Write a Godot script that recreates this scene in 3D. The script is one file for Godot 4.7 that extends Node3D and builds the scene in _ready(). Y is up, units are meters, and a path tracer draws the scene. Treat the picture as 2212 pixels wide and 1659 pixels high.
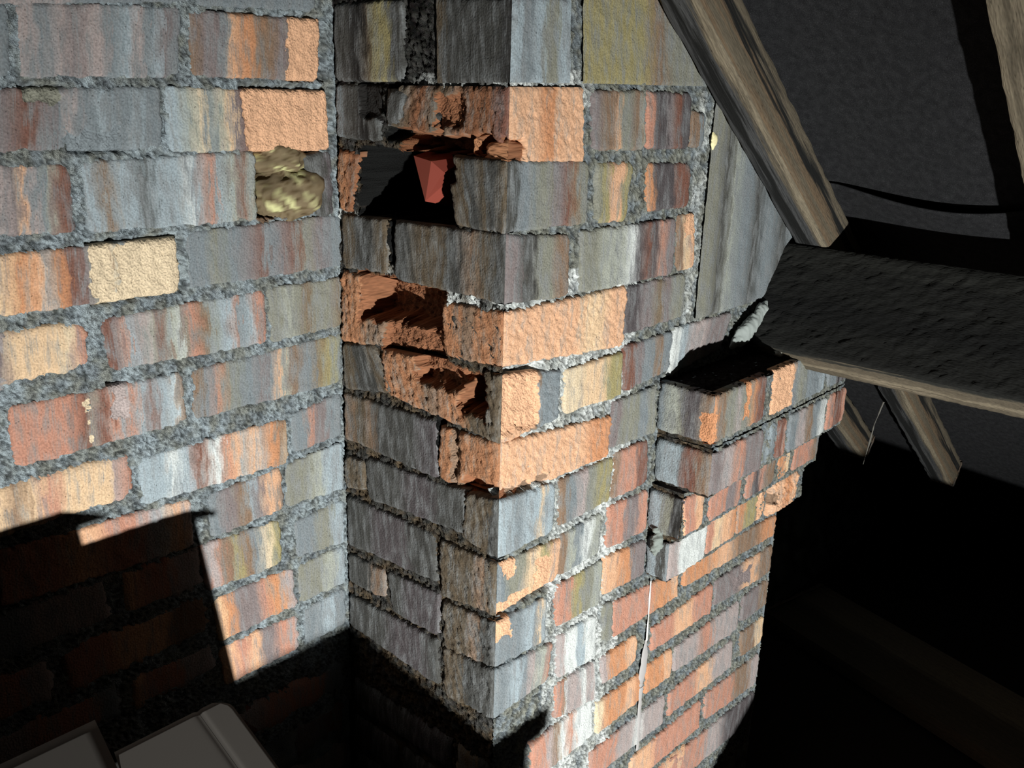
extends Node3D
# An attic corner: gable wall, corbelled chimney breast, charred purlin, rafters and felt, lit by one work lamp standing low on the right.
# World: the breast's front face lies in z = 0 and runs along +x, its side face in x = 0, the gable wall in z = -D. Metres.

const D := 0.2817
const PX := 0.00056           # metres per texel of the brick textures
const TEX := 2048
const ROOF_N := Vector3(-0.6, -0.8, 0.0)     # points down into the attic, square to the rafters
const ROOF_P := Vector3(0.6437, -0.2103, 0.0)  # a point on the plane of the rafters' undersides
const LAMP_AT := Vector3(-1.3, -1.2, 2.2)
const FLOOR_Y := -1.32

var PAL := {
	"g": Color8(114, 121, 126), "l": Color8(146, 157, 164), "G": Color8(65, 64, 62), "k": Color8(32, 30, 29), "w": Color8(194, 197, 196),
	"o": Color8(200, 156, 125), "O": Color8(182, 128, 94), "t": Color8(202, 172, 140), "r": Color8(172, 124, 106), "R": Color8(112, 76, 65),
	"p": Color8(118, 107, 107), "P": Color8(76, 70, 72), "m": Color8(156, 143, 141), "y": Color8(144, 134, 96), "Y": Color8(124, 123, 112),
	"b": Color8(124, 101, 84), "s": Color8(116, 100, 82), "q": Color8(158, 110, 80), "Q": Color8(126, 84, 60), "z": Color8(86, 74, 60),  # last three: orange and sandy tones with the side face's shade painted in
	"c": Color8(198, 179, 152), "e": Color8(150, 152, 143),
}
var grain := PackedByteArray()
var streak := PackedByteArray()
var pits := PackedByteArray()
var blobs := FastNoiseLite.new()
var crumbs := FastNoiseLite.new()
var ridges := FastNoiseLite.new()
var pages := []               # texture pages: {rgb, relief, material}
var page := 0
var shelf_x := 0
var shelf_y := 0
var shelf_h := 0
var seeded := 7
var counts := {}
var wall: Node3D
var breast: Node3D
var mortar_mat: StandardMaterial3D
var knocked_out := {"L": [], "S": [], "F": []}   # deep spalls, where the bed mortar is gone too


func _ready() -> void:
	# camera, sky, light and exposure
	var cam := Camera3D.new()
	cam.name = "camera"
	cam.position = Vector3(-0.7502, 0.0095, 0.6722)
	cam.rotation = Vector3(-0.30848, -0.85083, 0.029465)
	cam.fov = rad_to_deg(2.0 * atan(829.5 / 2074.36))
	cam.near = 0.02
	cam.far = 40.0
	add_child(cam)
	cam.make_current()
	var env := Environment.new()
	env.background_mode = Environment.BG_COLOR
	env.background_color = Color(0, 0, 0)
	env.tonemap_mode = Environment.TONE_MAPPER_LINEAR
	env.tonemap_exposure = 1.0
	env.sdfgi_enabled = true
	env.ssao_enabled = true
	env.ssil_enabled = true
	var we := WorldEnvironment.new()
	we.name = "world_environment"
	we.environment = env
	add_child(we)
	make_noise()
	new_page()
	mortar_mat = mortar_material()
	# the large structure
	wall = holder("wall_left", Vector3.ZERO)
	setting(wall, "sooty brick gable wall left of and behind the chimney breast", "wall")
	breast = holder("chimney_breast", Vector3.ZERO)
	tag(breast, "corbelled brick chimney breast with a spalled orange corner, projecting from the sooty gable wall", "chimney breast")
	room()
	bricks_of_wall_and_breast()
	corbels()
	mortar_sheets()
	lime_runs()
	timbers()
	felt()
	loose_things()
	for p in pages.size():
		finish_page(p)
	work_lamp()


# ---------------------------------------------------------------- helpers

func holder(called: String, at: Vector3) -> Node3D:
	var o := Node3D.new()
	o.name = numbered(called, self)
	o.position = at
	add_child(o)
	return o


func numbered(called: String, parent: Node) -> String:
	var key := str(parent.get_instance_id()) + called
	var n: int = counts.get(key, 0)
	counts[key] = n + 1
	return called if n == 0 else "%s_%03d" % [called, n]


func tag(o: Node, label: String, category: String, group := "") -> void:
	o.set_meta("label", label)
	o.set_meta("category", category)
	if group:
		o.set_meta("group", group)


func put(called: String, mesh: Mesh, mat: Material, parent: Node = self) -> MeshInstance3D:
	var o := MeshInstance3D.new()
	o.name = numbered(called, parent)
	o.mesh = mesh
	if mat:
		o.material_override = mat
	o.cast_shadow = GeometryInstance3D.SHADOW_CASTING_SETTING_ON
	parent.add_child(o, true)
	return o


func roof_depth(p: Vector3) -> float:
	return (p - ROOF_P).dot(ROOF_N)     # > 0 inside the attic, below the rafters' undersides


func roof_point(s: float, z: float, up: float) -> Vector3:
	# s metres down the slope from ROOF_P, z along the purlin, up metres above the rafters' undersides
	return ROOF_P + Vector3(0.8, -0.6, 0.0) * s - ROOF_N * up + Vector3(0, 0, z)


func noise_bytes(seed_: int, freq: float, kind: int, oct: int) -> PackedByteArray:
	var n := FastNoiseLite.new()
	n.seed = seed_
	n.frequency = freq
	n.noise_type = kind
	n.fractal_octaves = oct
	return n.get_seamless_image(512, 512).get_data()


func make_noise() -> void:
	grain = noise_bytes(3, 0.16, FastNoiseLite.TYPE_SIMPLEX, 3)
	streak = noise_bytes(5, 0.02, FastNoiseLite.TYPE_SIMPLEX, 4)
	pits = noise_bytes(9, 0.11, FastNoiseLite.TYPE_SIMPLEX, 2)
	blobs.seed = 21
	blobs.frequency = 70.0
	blobs.noise_type = FastNoiseLite.TYPE_SIMPLEX
	blobs.fractal_octaves = 3
	crumbs.seed = 22
	crumbs.frequency = 95.0
	crumbs.noise_type = FastNoiseLite.TYPE_SIMPLEX
	crumbs.fractal_octaves = 4
	crumbs.fractal_gain = 0.6
	ridges.seed = 23
	ridges.frequency = 75.0
	ridges.noise_type = FastNoiseLite.TYPE_SIMPLEX
	ridges.fractal_type = FastNoiseLite.FRACTAL_RIDGED
	ridges.fractal_octaves = 4


# ---------------------------------------------------------------- brick textures: each face gets its own rectangle of a shared page

func new_page() -> void:
	var rgb := PackedByteArray()
	rgb.resize(TEX * TEX * 3)
	rgb.fill(90)
	var relief := PackedByteArray()
	relief.resize(TEX * TEX)
	relief.fill(128)
	var m := StandardMaterial3D.new()
	m.resource_name = "sooty_brick"
	m.roughness = 0.92
	m.metallic_specular = 0.3
	pages.append({"rgb": rgb, "relief": relief, "material": m})
	page = pages.size() - 1
	shelf_x = 0
	shelf_y = 0
	shelf_h = 0


func finish_page(n: int) -> void:
	var m: StandardMaterial3D = pages[n].material
	m.albedo_texture = ImageTexture.create_from_image(Image.create_from_data(TEX, TEX, false, Image.FORMAT_RGB8, pages[n].rgb))
	m.heightmap_enabled = true
	m.heightmap_texture = ImageTexture.create_from_image(Image.create_from_data(TEX, TEX, false, Image.FORMAT_L8, pages[n].relief))
	m.heightmap_scale = 0.16
	pages[n].rgb = PackedByteArray()


func room_on_page(w: int, h: int) -> Vector2i:
	if shelf_x + w + 4 > TEX:
		shelf_x = 0
		shelf_y += shelf_h + 4
		shelf_h = 0
	if shelf_y + h + 4 > TEX:
		new_page()
	var at := Vector2i(shelf_x + 2, shelf_y + 2)
	shelf_x += w + 4
	shelf_h = maxi(shelf_h, h)
	return at


# "g20 R10 ..." : upright bands of colour across a brick and their widths in per cent
func columns_of(bands: String, w: int) -> PackedByteArray:
	var cols := []
	var ends := []
	var sum := 0.0
	for b in bands.split(" ", false):
		sum += float(b.substr(1))
		cols.append(PAL[b[0]])
		ends.append(sum)
	var out := PackedByteArray()
	out.resize(w * 3)
	var k := 0
	for i in w:
		var s := (i + 0.5) / w * sum
		while k < ends.size() - 1 and s > ends[k]:
			k += 1
		var c: Color = cols[k]
		var soft := 5.5 * sum / 100.0
		if k < cols.size() - 1 and ends[k] - s < soft:
			c = c.lerp(cols[k + 1], 0.5 * (1.0 - (ends[k] - s) / soft))
		elif k > 0 and s - ends[k - 1] < soft:
			c = c.lerp(cols[k - 1], 0.5 * (1.0 - (s - ends[k - 1]) / soft))
		out[i * 3] = int(c.r8)
		out[i * 3 + 1] = int(c.g8)
		out[i * 3 + 2] = int(c.b8)
	return out


# how far (mm) a point lies inside a spalled patch; its outline is ragged. Patches are given in per cent of the face.
func in_patch(p: Array, s: float, t: float, wmm: float, hmm: float, sx: float, sy: float) -> float:
	var a := minf((s - p[0]) * wmm, (p[2] - s) * wmm)
	var b := minf((t - p[1]) * hmm, (p[3] - t) * hmm)
	var d := minf(a, b)
	if d < -12.0:
		return d
	var i := int((s * wmm) * 2.0 + sx) & 511
	var j := int((t * hmm) * 2.0 + sy) & 511
	return d + (streak[j * 512 + i] - 128) * 0.05


func paint(wm: float, hm: float, bands: String, sd: int, patches: Array) -> Rect2:
	var w := maxi(8, int(wm / PX))
	var h := maxi(8, int(hm / PX))
	var at := room_on_page(w, h)
	var rgb: PackedByteArray = pages[page].rgb
	pages[page].rgb = PackedByteArray()
	var relief: PackedByteArray = pages[page].relief
	pages[page].relief = PackedByteArray()
	var cols := columns_of(bands, w)
	var ox := (sd * 131) & 511
	var oy := (sd * 197) & 511
	var bare := 0.0      # share of the face that is freshly bared brick and not sooted over
	var all := 0.0
	for b in bands.split(" ", false):
		all += float(b.substr(1))
		if b[0] in "1234567":
			bare += 99.0 * float(b.substr(1))
		if b[0] in "oOtcwqQ":
			bare += float(b.substr(1))
		elif b[0] == "r":
			bare += 0.7 * float(b.substr(1))
	var dirt := int(lerpf(72.0, 8.0, clampf(bare / all * 1.25, 0.0, 1.0)))
	if bare > 20.0 * all:
		dirt = -130      # timber, not brick
	var pc := []
	for p in patches:
		pc.append(PAL[p[5]])
	var wmm := wm * 1000.0
	var hmm := hm * 1000.0
	for j in h:
		var gr := ((j + oy) & 511) * 512
		var sr := (((j >> 1) + oy) & 511) * 512
		var fr := (((j >> 4) + ox) & 511) * 512
		var to := (at.y + j) * TEX + at.x
		for i in w:
			var n: int = grain[gr + ((i + ox) & 511)] - 128
			var q: int = streak[sr + ((i * 2 + oy) & 511)] - 128
			var f: int = grain[fr + ((i * 2 + oy) & 511)] - 128
			var c := clampi(i + ((q * 15) >> 7) + ((f * 5) >> 7), 0, w - 1) * 3
			var r := cols[c]
			var g := cols[c + 1]
			var b := cols[c + 2]
			var soot := clampi(((f * 6 + q * 9) >> 3) + dirt, 0, 130 + dirt)      # streaks of grey deposit that ran down over the face
			r += ((108 - r) * soot) >> 8
			g += ((110 - g) * soot) >> 8
			b += ((112 - b) * soot) >> 8
			var v := 256 + ((n * 26) >> 7) + ((f * 16) >> 7) + ((q * 18) >> 7)
			var hh := 128 + ((n * 44) >> 7) + ((f * 11) >> 7)
			for k in patches.size():
				var into := in_patch(patches[k], (i + 0.5) / w, (j + 0.5) / h, wmm, hmm, ox, oy)
				if into > 0.0:
					var pcol: Color = pc[k]
					r = pcol.r8
					g = pcol.g8
					b = pcol.b8
					v = 256 + ((n * 30) >> 7) + ((q * 22) >> 7)
					hh = 128 + ((n * 100) >> 7)
			var pit: int = pits[gr + ((i + oy) & 511)]
			if pit < 34:
				v = (v * (150 + pit * 3)) >> 8
				hh -= (34 - pit) * 3
			var k3 := (to + i) * 3
			rgb[k3] = mini(255, (r * v) >> 8)
			rgb[k3 + 1] = mini(255, (g * v) >> 8)
			rgb[k3 + 2] = mini(255, (b * v) >> 8)
			relief[to + i] = clampi(hh, 0, 255)
	pages[page].rgb = rgb
	pages[page].relief = relief
	return Rect2(Vector2(at) / TEX, Vector2(w, h) / TEX)


# ---------------------------------------------------------------- brick shapes

# opts, split by ";": rX roughness mm, dX stands back X mm, eX width of the worn arris mm, bX brick set X mm forward, n no worn arris at sides, Sx0,y0,x1,y1,depth,colour a spalled patch
func read_opts(o: String) -> Dictionary:
	var d := {"r": 0.5, "out": 0.0, "e": 4.0, "n": 0.0, "patches": []}
	for k in o.split(";", false):
		var v := k.substr(1)
		match k[0]:
			"r": d.r = float(v)
			"d": d.out = -float(v)
			"b": d.out = float(v)
			"e": d.e = float(v)
			"n": d.n = float(v) if v else 1.0
			"S":
				var a := v.split(",")
				d.patches.append([float(a[0]) / 100, float(a[1]) / 100, float(a[2]) / 100, float(a[3]) / 100, float(a[4]), a[5]])
	return d


# One face of a brick as a relief grid between four corners (top left, top right, bottom right, bottom left, seen from outside), with a skirt that runs back into the mortar.
# left_n / right_n: the outward normal of the neighbouring face where this one turns a corner.
func face(c: Array, n: Vector3, bands: String, o: Dictionary, left_n := Vector3.ZERO, right_n := Vector3.ZERO, cell := 0.0026, back := 0.014, stretch := 1.0, cell_t := 0.0) -> ArrayMesh:
	seeded += 1
	var sd := seeded
	var w := ((c[1] - c[0]) as Vector3).length() * 0.5 + ((c[2] - c[3]) as Vector3).length() * 0.5
	var h := ((c[3] - c[0]) as Vector3).length() * 0.5 + ((c[2] - c[1]) as Vector3).length() * 0.5
	var uv := paint(w, h / stretch, bands, sd, o.patches)
	var wmm := w * 1000.0
	var hmm := h * 1000.0
	var nx := clampi(int(w / cell), 3, 420)
	var ny := clampi(int(h / (cell_t if cell_t > 0.0 else cell)), 3, 420)
	var st := SurfaceTool.new()
	st.begin(Mesh.PRIMITIVE_TRIANGLES)
	var ox := (sd * 131) & 511
	var oy := (sd * 197) & 511
	var lc := left_n != Vector3.ZERO
	var rc := right_n != Vector3.ZERO
	var rough: float = o.r * 0.001
	for j in ny + 1:
		var t := float(j) / ny
		for i in nx + 1:
			var s := float(i) / nx
			var p: Vector3 = (c[0] as Vector3).lerp(c[1], s).lerp((c[3] as Vector3).lerp(c[2], s), t)
			var d: float = o.out * 0.001 + blobs.get_noise_3d(p.x * 0.5, p.y * 0.5, p.z * 0.5 + sd) * 0.0011
			d += (ridges.get_noise_3d(p.x, p.y, p.z) * 0.7 + crumbs.get_noise_3d(p.x, p.y, p.z) * 0.5) * rough
			if o.r > 1.9:
				d += crumbs.get_noise_3d(p.x * 1.9, p.y * 1.9, p.z * 1.9) * rough * 0.7
			for q in o.patches:
				var into := in_patch(q, s, t, wmm, hmm, ox, oy)
				if into > 0.0:
					var deep: float = q[4]
					var k := clampf(into / (1.2 + deep * 0.16), 0.0, 1.0)
					d = minf(d, d - (deep * 0.001) * k) + ridges.get_noise_3d(p.x * 1.3, p.y * 1.3, p.z * 1.3) * 0.001 * minf(4.5, 1.4 + deep * 0.1) * k
			# the worn arrises
			var ay := minf(t, 1.0 - t) * hmm
			var ax := 99.0
			if not (lc or o.n > 0.0):
				ax = minf(ax, s * wmm)
			if not (rc or o.n > 0.0):
				ax = minf(ax, (1.0 - s) * wmm)
			var away := minf(ax, ay)
			var turn: float = 4.0 + o.e * 1.3       # corners are worn rounder than edges
			if ax < turn and ay < turn:
				away = turn - Vector2(turn - ax, turn - ay).length()
			away += blobs.get_noise_3d(p.x * 0.8 + 3.0, p.y * 0.8, p.z * 0.8) * 3.2 + crumbs.get_noise_3d(p.x, p.y + 5.0, p.z) * 1.2 + 0.7
			if away < o.e:
				var k2: float = 1.0 - maxf(away, 0.0) / o.e
				d -= k2 * k2 * (0.006 if o.n == 0.0 else 0.003)
			var push := n * d
			for side in 2:
				var n2 := left_n if side == 0 else right_n
				if n2 == Vector3.ZERO:
					continue
				var near := (s if side == 0 else 1.0 - s) * wmm
				if near < 9.0:
					var worn := 0.0012 + absf(blobs.get_noise_3d(0.0, p.y * 0.8, 4.0)) * 0.0035 + (rough * 0.8 * absf(ridges.get_noise_2d(p.y, 9.0)))
					var k3 := 1.0 - near / 9.0
					k3 *= k3
					push = push.lerp((n + n2) * -worn, k3)
			p += push
			st.set_uv(uv.position + uv.size * Vector2(lerpf(0.006, 0.994, s), lerpf(0.012, 0.988, t)))
			st.add_vertex(p)
	var line := nx + 1
	for j in ny:
		for i in nx:
			var a := j * line + i
			if o.n > 0.0 and roof_depth((c[0] as Vector3).lerp(c[1], float(i) / nx).lerp((c[3] as Vector3).lerp(c[2], float(i) / nx), float(j) / ny)) < -0.06:
				continue
			for k in [a, a + 1, a + line + 1, a, a + line + 1, a + line]:
				st.add_index(k)
	# skirt
	var rim := []
	for i in nx:
		rim.append([i, i + 1])
	if not rc:
		for j in ny:
			rim.append([j * line + nx, (j + 1) * line + nx])
	for i in nx:
		rim.append([ny * line + nx - i, ny * line + nx - i - 1])
	if not lc:
		for j in ny:
			rim.append([(ny - j) * line, (ny - j - 1) * line])
	if o.n == 0.0:
		var base := line * (ny + 1)
		var seen := {}
		for e in rim:
			for k in e:
				if not seen.has(k):
					seen[k] = base
					base += 1
					var s := float(k % line) / nx
					var t := float(k / line) / ny
					st.set_uv(uv.position + uv.size * Vector2(clampf(s, 0.02, 0.98), clampf(t, 0.04, 0.96)))
					st.add_vertex((c[0] as Vector3).lerp(c[1], s).lerp((c[3] as Vector3).lerp(c[2], s), t) - n * back)
		for e in rim:
			var a: int = e[0]
			var b: int = e[1]
			for k in [a, seen[a], b, b, seen[a], seen[b]]:
				st.add_index(k)
	st.generate_normals()
	var out := st.commit()
	out.surface_set_material(0, pages[page].material)
	return out


func at_face(which: String, a: float, y: float) -> Vector3:
	match which:
		"L": return Vector3(a, y, -D * 1000.0) * 0.001
		"S": return Vector3(0.0, y, a) * 0.001
	return Vector3(a, y, 0.0) * 0.001


# notes where deep damage of a brick has to open the mortar behind it
func open_mortar(which: String, c: Array, o: Dictionary) -> void:
	var k := 2 if which == "S" else 0
	for q in o.patches:
		if q[4] < 1.2:
			continue
		var a0: float = lerpf(c[0][k], c[1][k], clampf(q[0], 0.0, 1.0)) * 1000.0
		var a1: float = lerpf(c[0][k], c[1][k], clampf(q[2], 0.0, 1.0)) * 1000.0
		var y0: float = lerpf(c[0].y, c[3].y, clampf(q[1], 0.0, 1.0)) * 1000.0
		var y1: float = lerpf(c[0].y, c[3].y, clampf(q[3], 0.0, 1.0)) * 1000.0
		knocked_out[which].append([a0 - 4.0, y1 - 3.0, a1 + 4.0, y0 + 3.0, q[4] + 9.0, q[5]])


func lay(which: String, q: Array, bands: String, opts := "", z := 0.0, cell := 0.0026) -> MeshInstance3D:
	var c := []
	for k in 4:
		c.append(at_face(which, q[k * 2], q[k * 2 + 1]) + Vector3(0, 0, z))
	open_mortar(which, c, read_opts(opts))
	var n := Vector3(-1, 0, 0) if which == "S" else Vector3(0, 0, 1)
	return put("brick", face(c, n, bands, read_opts(opts), Vector3.ZERO, Vector3.ZERO, cell), null, wall if which == "L" else breast)


# a brick that turns a corner: side face (facing -x) and front face (facing +z) in one mesh
func corner_brick(cs: Array, cf: Array, bands_s: String, bands_f: String, opts_s := "", opts_f := "") -> MeshInstance3D:
	var m := face(cs, Vector3(-1, 0, 0), bands_s, read_opts(opts_s), Vector3.ZERO, Vector3(0, 0, 1))
	var m2 := face(cf, Vector3(0, 0, 1), bands_f, read_opts(opts_f), Vector3(-1, 0, 0), Vector3.ZERO)
	m.add_surface_from_arrays(Mesh.PRIMITIVE_TRIANGLES, m2.surface_get_arrays(0))
	m.surface_set_material(1, m2.surface_get_material(0))
	return put("brick", m, null, breast)


func quoin(s: Array, f: Array, bands_s: String, bands_f: String, opts_s := "", opts_f := "") -> MeshInstance3D:
	var cs := []
	var cf := []
	for k in 4:
		cs.append(at_face("S", s[k * 2], s[k * 2 + 1]))
		cf.append(at_face("F", f[k * 2], f[k * 2 + 1]))
	open_mortar("S", cs, read_opts(opts_s))
	open_mortar("F", cf, read_opts(opts_f))
	return corner_brick(cs, cf, bands_s, bands_f, opts_s, opts_f)



# each brick by its corners in mm on its face (top left, top right, bottom right, bottom left), its upright bands of colour and its damage
func bricks_of_wall_and_breast() -> void:
	lay("L", [-387, 123, -177, 140, -182, 73, -396, 56], "m40 g60", "")
	lay("L", [-169, 137, -12, 144, -22, 74, -176, 71], "g100", "")
	lay("L", [-491, 53, -361, 62, -366, -2, -499, -5], "g60 m20 g20", "")
	lay("L", [-356, 63, -191, 70, -199, 0, -361, -4], "m10 g8 m10 p8 m16 g8 l8 m8 g7 l6 p6 g8", "e3")
	lay("L", [-185, 68, -13, 68, -21, -2, -186, 1], "b4 p18 g6 o5 O14 b14 p12 b7 o20", "S72,-20,120,120,2,o;r1")
	lay("L", [-385, -12, -220, -8, -224, -72, -392, -70], "p10 R10 p12 g6 m6 g14 l5 g16 l4 g17", "S16,-10,38,22,4,Y;S40,68,70,110,2,g")
	lay("L", [-219, -8, -7, -11, -5, -81, -217, -76], "l9 e8 c5 g3 e8 t6 p5 R3 o53", "S44,-10,110,110,3,o;r1")
	lay("L", [-437, -77, -321, -80, -322, -151, -446, -144], "m8 p28 m10 p9 o6 m7 g8 e5 R12 p7", "e6")
	lay("L", [-314, -79, -112, -76, -113, -156, -312, -151], "l10 b4 l18 G2 l22 w4 l6 r9 l6 e8 R3 e10", "")
	lay("L", [-44, -85, -5, -78, -2, -157, -29, -161], "G60 P40", "r1.5;e5")
	lay("L", [-404, -161, -215, -164, -215, -225, -409, -223], "t10 O8 o10 l3 O9 R6 p8 e5 b3 c8 l6 b2 c32", "S62,0,110,110,2,c;S49,0,60,110,1.5,c;r1")
	lay("L", [-207, -159, 9, -157, 9, -224, -207, -223], "g14 Y6 g12 p10 R4 g8 p7 R8 Y8 p9 g14", "")
	lay("L", [-482, -233, -323, -237, -322, -291, -488, -290], "r24 p24 t34 c8 r10", "e8")
	lay("L", [-310, -239, -109, -235, -107, -303, -306, -298], "R5 p6 r4 l4 m8 e5 R4 e9 w2 Y4 r6 b8 Y3 l14 r3 g3 l9 r6 p3", "")
	lay("L", [-107, -235, 6, -236, 5, -301, -105, -304], "Y18 e10 Y14 s14 Y30 s14", "e3")
	lay("L", [-410, -311, -220, -314, -221, -375, -412, -378], "r42 R10 e3 R10 r7 l5 r6 l10 R3 l16 w2 b8", "S40,0,43,110,.8,c;S55,-5,64,60,1.5,m")
	lay("L", [-211, -314, 3, -308, 1, -377, -215, -375], "b6 g8 r4 Y10 g14 p5 g6 o5 e5 b6 g12 s5 y10 g6", "")
	lay("L", [-476, -388, -289, -391, -292, -447, -475, -447], "p20 t12 b8 t12 r8 t16 t20 m4 r10", "e9")
	lay("L", [-284, -401, -86, -402, -86, -465, -284, -461], "l22 w6 l10 m4 R7 w15 r4 o10 l4 o10 l3 O14 b6 t4", "")
	lay("L", [-82, -400, 2, -387, 0, -451, -81, -452], "g30 r8 p30 g32", "")
	lay("L", [-443, -457, -223, -467, -223, -533, -446, -521], "r30 o20 r20 m10 l4 o10 m6", "")
	lay("L", [-203, -470, -99, -465, -96, -525, -202, -530], "g15 p20 b20 l5 p10 o22 b8", "e3")
	lay("L", [-92, -464, 1, -458, 1, -528, -94, -523], "Y40 e20 l40", "e2")
	lay("L", [-221, -531, -104, -536, -102, -601, -216, -599], "r6 m14 r4 b14 y10 b12 g12 c14 y14", "")
	lay("L", [-83, -546, 0, -539, 1, -609, -84, -601], "g40 Y30 l30", "")
	lay("L", [-209, -608, -87, -610, -82, -671, -205, -674], "t10 O14 p30 r10 O20 m16", "")
	lay("L", [-81, -610, 0, -610, 0, -670, -82, -670], "Y50 e30 l20", "")
	lay("L", [-205, -679, -84, -682, -82, -737, -201, -739], "o20 r14 o16 p20 r20 m10", "")
	lay("L", [-77, -680, -1, -675, -1, -734, -74, -737], "g40 l30 g30", "")
	quoin([-106, 87, 0, 84, 0, 5, -104, 2], [0, 84, 91, 91, 95, 6, 0, 5], "z8 G20 G30 G30 k12", "l20 g14 l20 Y22 l10 l14", "n1;b.5", "n1;b.5")
	lay("S", [-280, 87, -161, 88, -160, 2, -280, -1], "G25 k20 z10 y28 G17", "r.6")
	lay("S", [-280, -2, -203, -2, -199, -66, -280, -65], "g20 G30 k20 G30", "r1.2;S58,-10,110,60,9,k")
	lay("S", [-187, -6, -147, -5, -158, -42, -189, -47], "G100", "r1.5;b3;e8")
	quoin([-163, -2, 0, 1, 0, -73, -186, -68], [0, 1, 119, 2, 126, -78, 0, -73], "z12 Q18 z12 b8 Q30 R12", "o20 o20 O20 o40", "r3;S-10,68,130,140,60,Q;S36,12,62,60,9,Q;n2", "r2.2;S-20,66,22,140,40,O;n2")
	lay("S", [-280, -79, -238, -79, -252, -152, -280, -151], "q60 Q40", "r3.5;e6")
	quoin([-95, -72, 0, -71, 0, -147, -76, -148], [0, -71, 139, -76, 141, -149, 0, -147], "z30 G20 z12 G20 z18", "G10 g20 Y22 p14 R8 b10 Y16", "r1.6;S-10,-10,16,40,24,R", "r.5")
	lay("S", [-275, -156, -191, -153, -191, -218, -274, -223], "z30 G45 z25", "r1.2")
	quoin([-179, -153, 0, -146, 0, -223, -176, -223], [0, -146, 111, -158, 113, -231, 0, -223], "G18 z14 z16 G16 b12 z12 G12", "p22 G22 Y28 b28", "r1.4", "r.5")
	lay("S", [-276, -226, -98, -228, -100, -299, -280, -320], "q25 b30 q45", "r4;S20,-20,120,66,50,Q;S46,60,120,130,14,Q")
	quoin([-100, -236, 0, -231, 0, -294, -94, -301], [0, -231, 231, -233, 230, -312, 0, -294], "q30 b20 q50", "o30 o30 t20 o20", "r3;d2", "r2.4")
	lay("S", [-280, -321, -220, -312, -178, -367, -280, -384], "z30 G40 z30", "r1")
	quoin([-205, -314, 0, -302, 0, -384, -194, -371], [0, -302, 105, -316, 104, -380, 0, -384], "q14 q20 b16 q20 z30", "o50 b10 g40", "r4;S30,-20,70,46,22,Q;S66,-20,88,76,46,Q", "r2;S-10,-20,62,90,5,o")
	lay("S", [-280, -388, -105, -383, -101, -459, -280, -453], "b12 z14 b8 G26 G20 P20", "r.6")
	quoin([-100, -388, 0, -381, 0, -452, -101, -456], [0, -381, 216, -401, 213, -459, 0, -452], "q22 b10 q68", "o40 o36 O24", "r2.6;S22,-10,34,110,7,b;S40,76,120,140,20,Q", "r2.2;S-10,85,40,120,8,b")
	lay("S", [-280, -476, -237, -474, -238, -515, -280, -523], "z100", "r2.5;b2")
	lay("S", [-240, -467, -54, -458, -55, -515, -235, -526], "G40 P30 G30", "r.6")
	quoin([-55, -460, 0, -452, 0, -529, -59, -521], [0, -452, 105, -460, 102, -529, 0, -529], "z70 G30", "l25 g15 l30 t8 l22", "r2.5", "")
	lay("S", [-280, -535, -111, -533, -101, -600, -280, -609], "G30 P40 G30", "r.7")
	quoin([-99, -537, 0, -533, 0, -604, -97, -615], [0, -533, 125, -542, 117, -598, 0, -604], "z60 b20 z20", "g12 Y30 t20 y16 o22", "r3", "r.6;S58,30,84,110,1.2,o;S-10,75,50,120,1.2,o;S6,-10,24,34,1,o")
	lay("S", [-280, -622, -202, -620, -199, -663, -280, -668], "G60 b40", "r.8")
	lay("S", [-197, -618, -98, -613, -97, -677, -190, -676], "G30 P70", "r.8")
	quoin([-94, -619, 0, -612, 0, -676, -91, -686], [0, -612, 101, -616, 98, -683, 0, -676], "z50 b20 G30", "g50 l20 g10 t6 l14", "r3", "r.4;S-10,-10,26,42,1.5,o")
	lay("S", [-280, -686, -99, -680, -96, -750, -280, -737], "G45 P40 G15", "r.7")
	quoin([-93, -686, 0, -678, 0, -751, -89, -757], [0, -678, 116, -690, 106, -746, 0, -751], "z40 G60", "g24 l20 g10 m14 e20 r12", "r2.5", "")
	lay("F", [111, 106, 408, 130, 430, 6, 119, 6], "y18 y24 b10 Y28 g20", "r.8;n1")
	lay("F", [138, 0, 245, 1, 250, -70, 144, -67], "p14 b26 o8 Y24 b16 e12", "e5")
	lay("F", [244, 0, 345, -2, 351, -71, 252, -69], "r18 P26 p14 R16 P26", "")
	lay("F", [348, -22, 385, -28, 383, -71, 351, -70], "b60 g40", "")
	lay("F", [150, -78, 229, -82, 219, -153, 156, -150], "Y12 y26 o36 y26", "e6")
	lay("F", [254, -84, 357, -88, 361, -147, 261, -146], "O14 P46 R40", "e5")
	lay("F", [128, -155, 334, -158, 333, -233, 134, -231], "Y18 e26 w12 P8 R8 P8 r6 p14", "")
	lay("F", [333, -154, 379, -155, 388, -231, 342, -230], "b30 t40 o30", "S40,-10,110,40,1,o")
	lay("F", [229, -234, 366, -234, 370, -296, 228, -298], "P22 p24 s14 p14 Y26", "")
	lay("F", [112, -319, 232, -319, 232, -379, 112, -376], "c30 t40 y30", "e3")
	lay("F", [232, -312, 349, -311, 343, -369, 237, -376], "R20 p16 g24 b16 g24", "")
	lay("F", [345, -308, 508, -310, 482, -364, 342, -378], "w14 l14 m30 p42", "")
	lay("F", [218, -383, 318, -383, 323, -455, 209, -447], "p18 Y40 g20 Y22", "")
	lay("F", [111, -461, 226, -460, 222, -524, 114, -526], "b14 g16 m20 Y16 y34", "")
	lay("F", [229, -457, 308, -458, 310, -527, 224, -526], "b14 r50 R36", "e5")
	lay("F", [115, -538, 207, -535, 204, -597, 114, -598], "b20 e18 g14 w22 e26", "")
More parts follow.
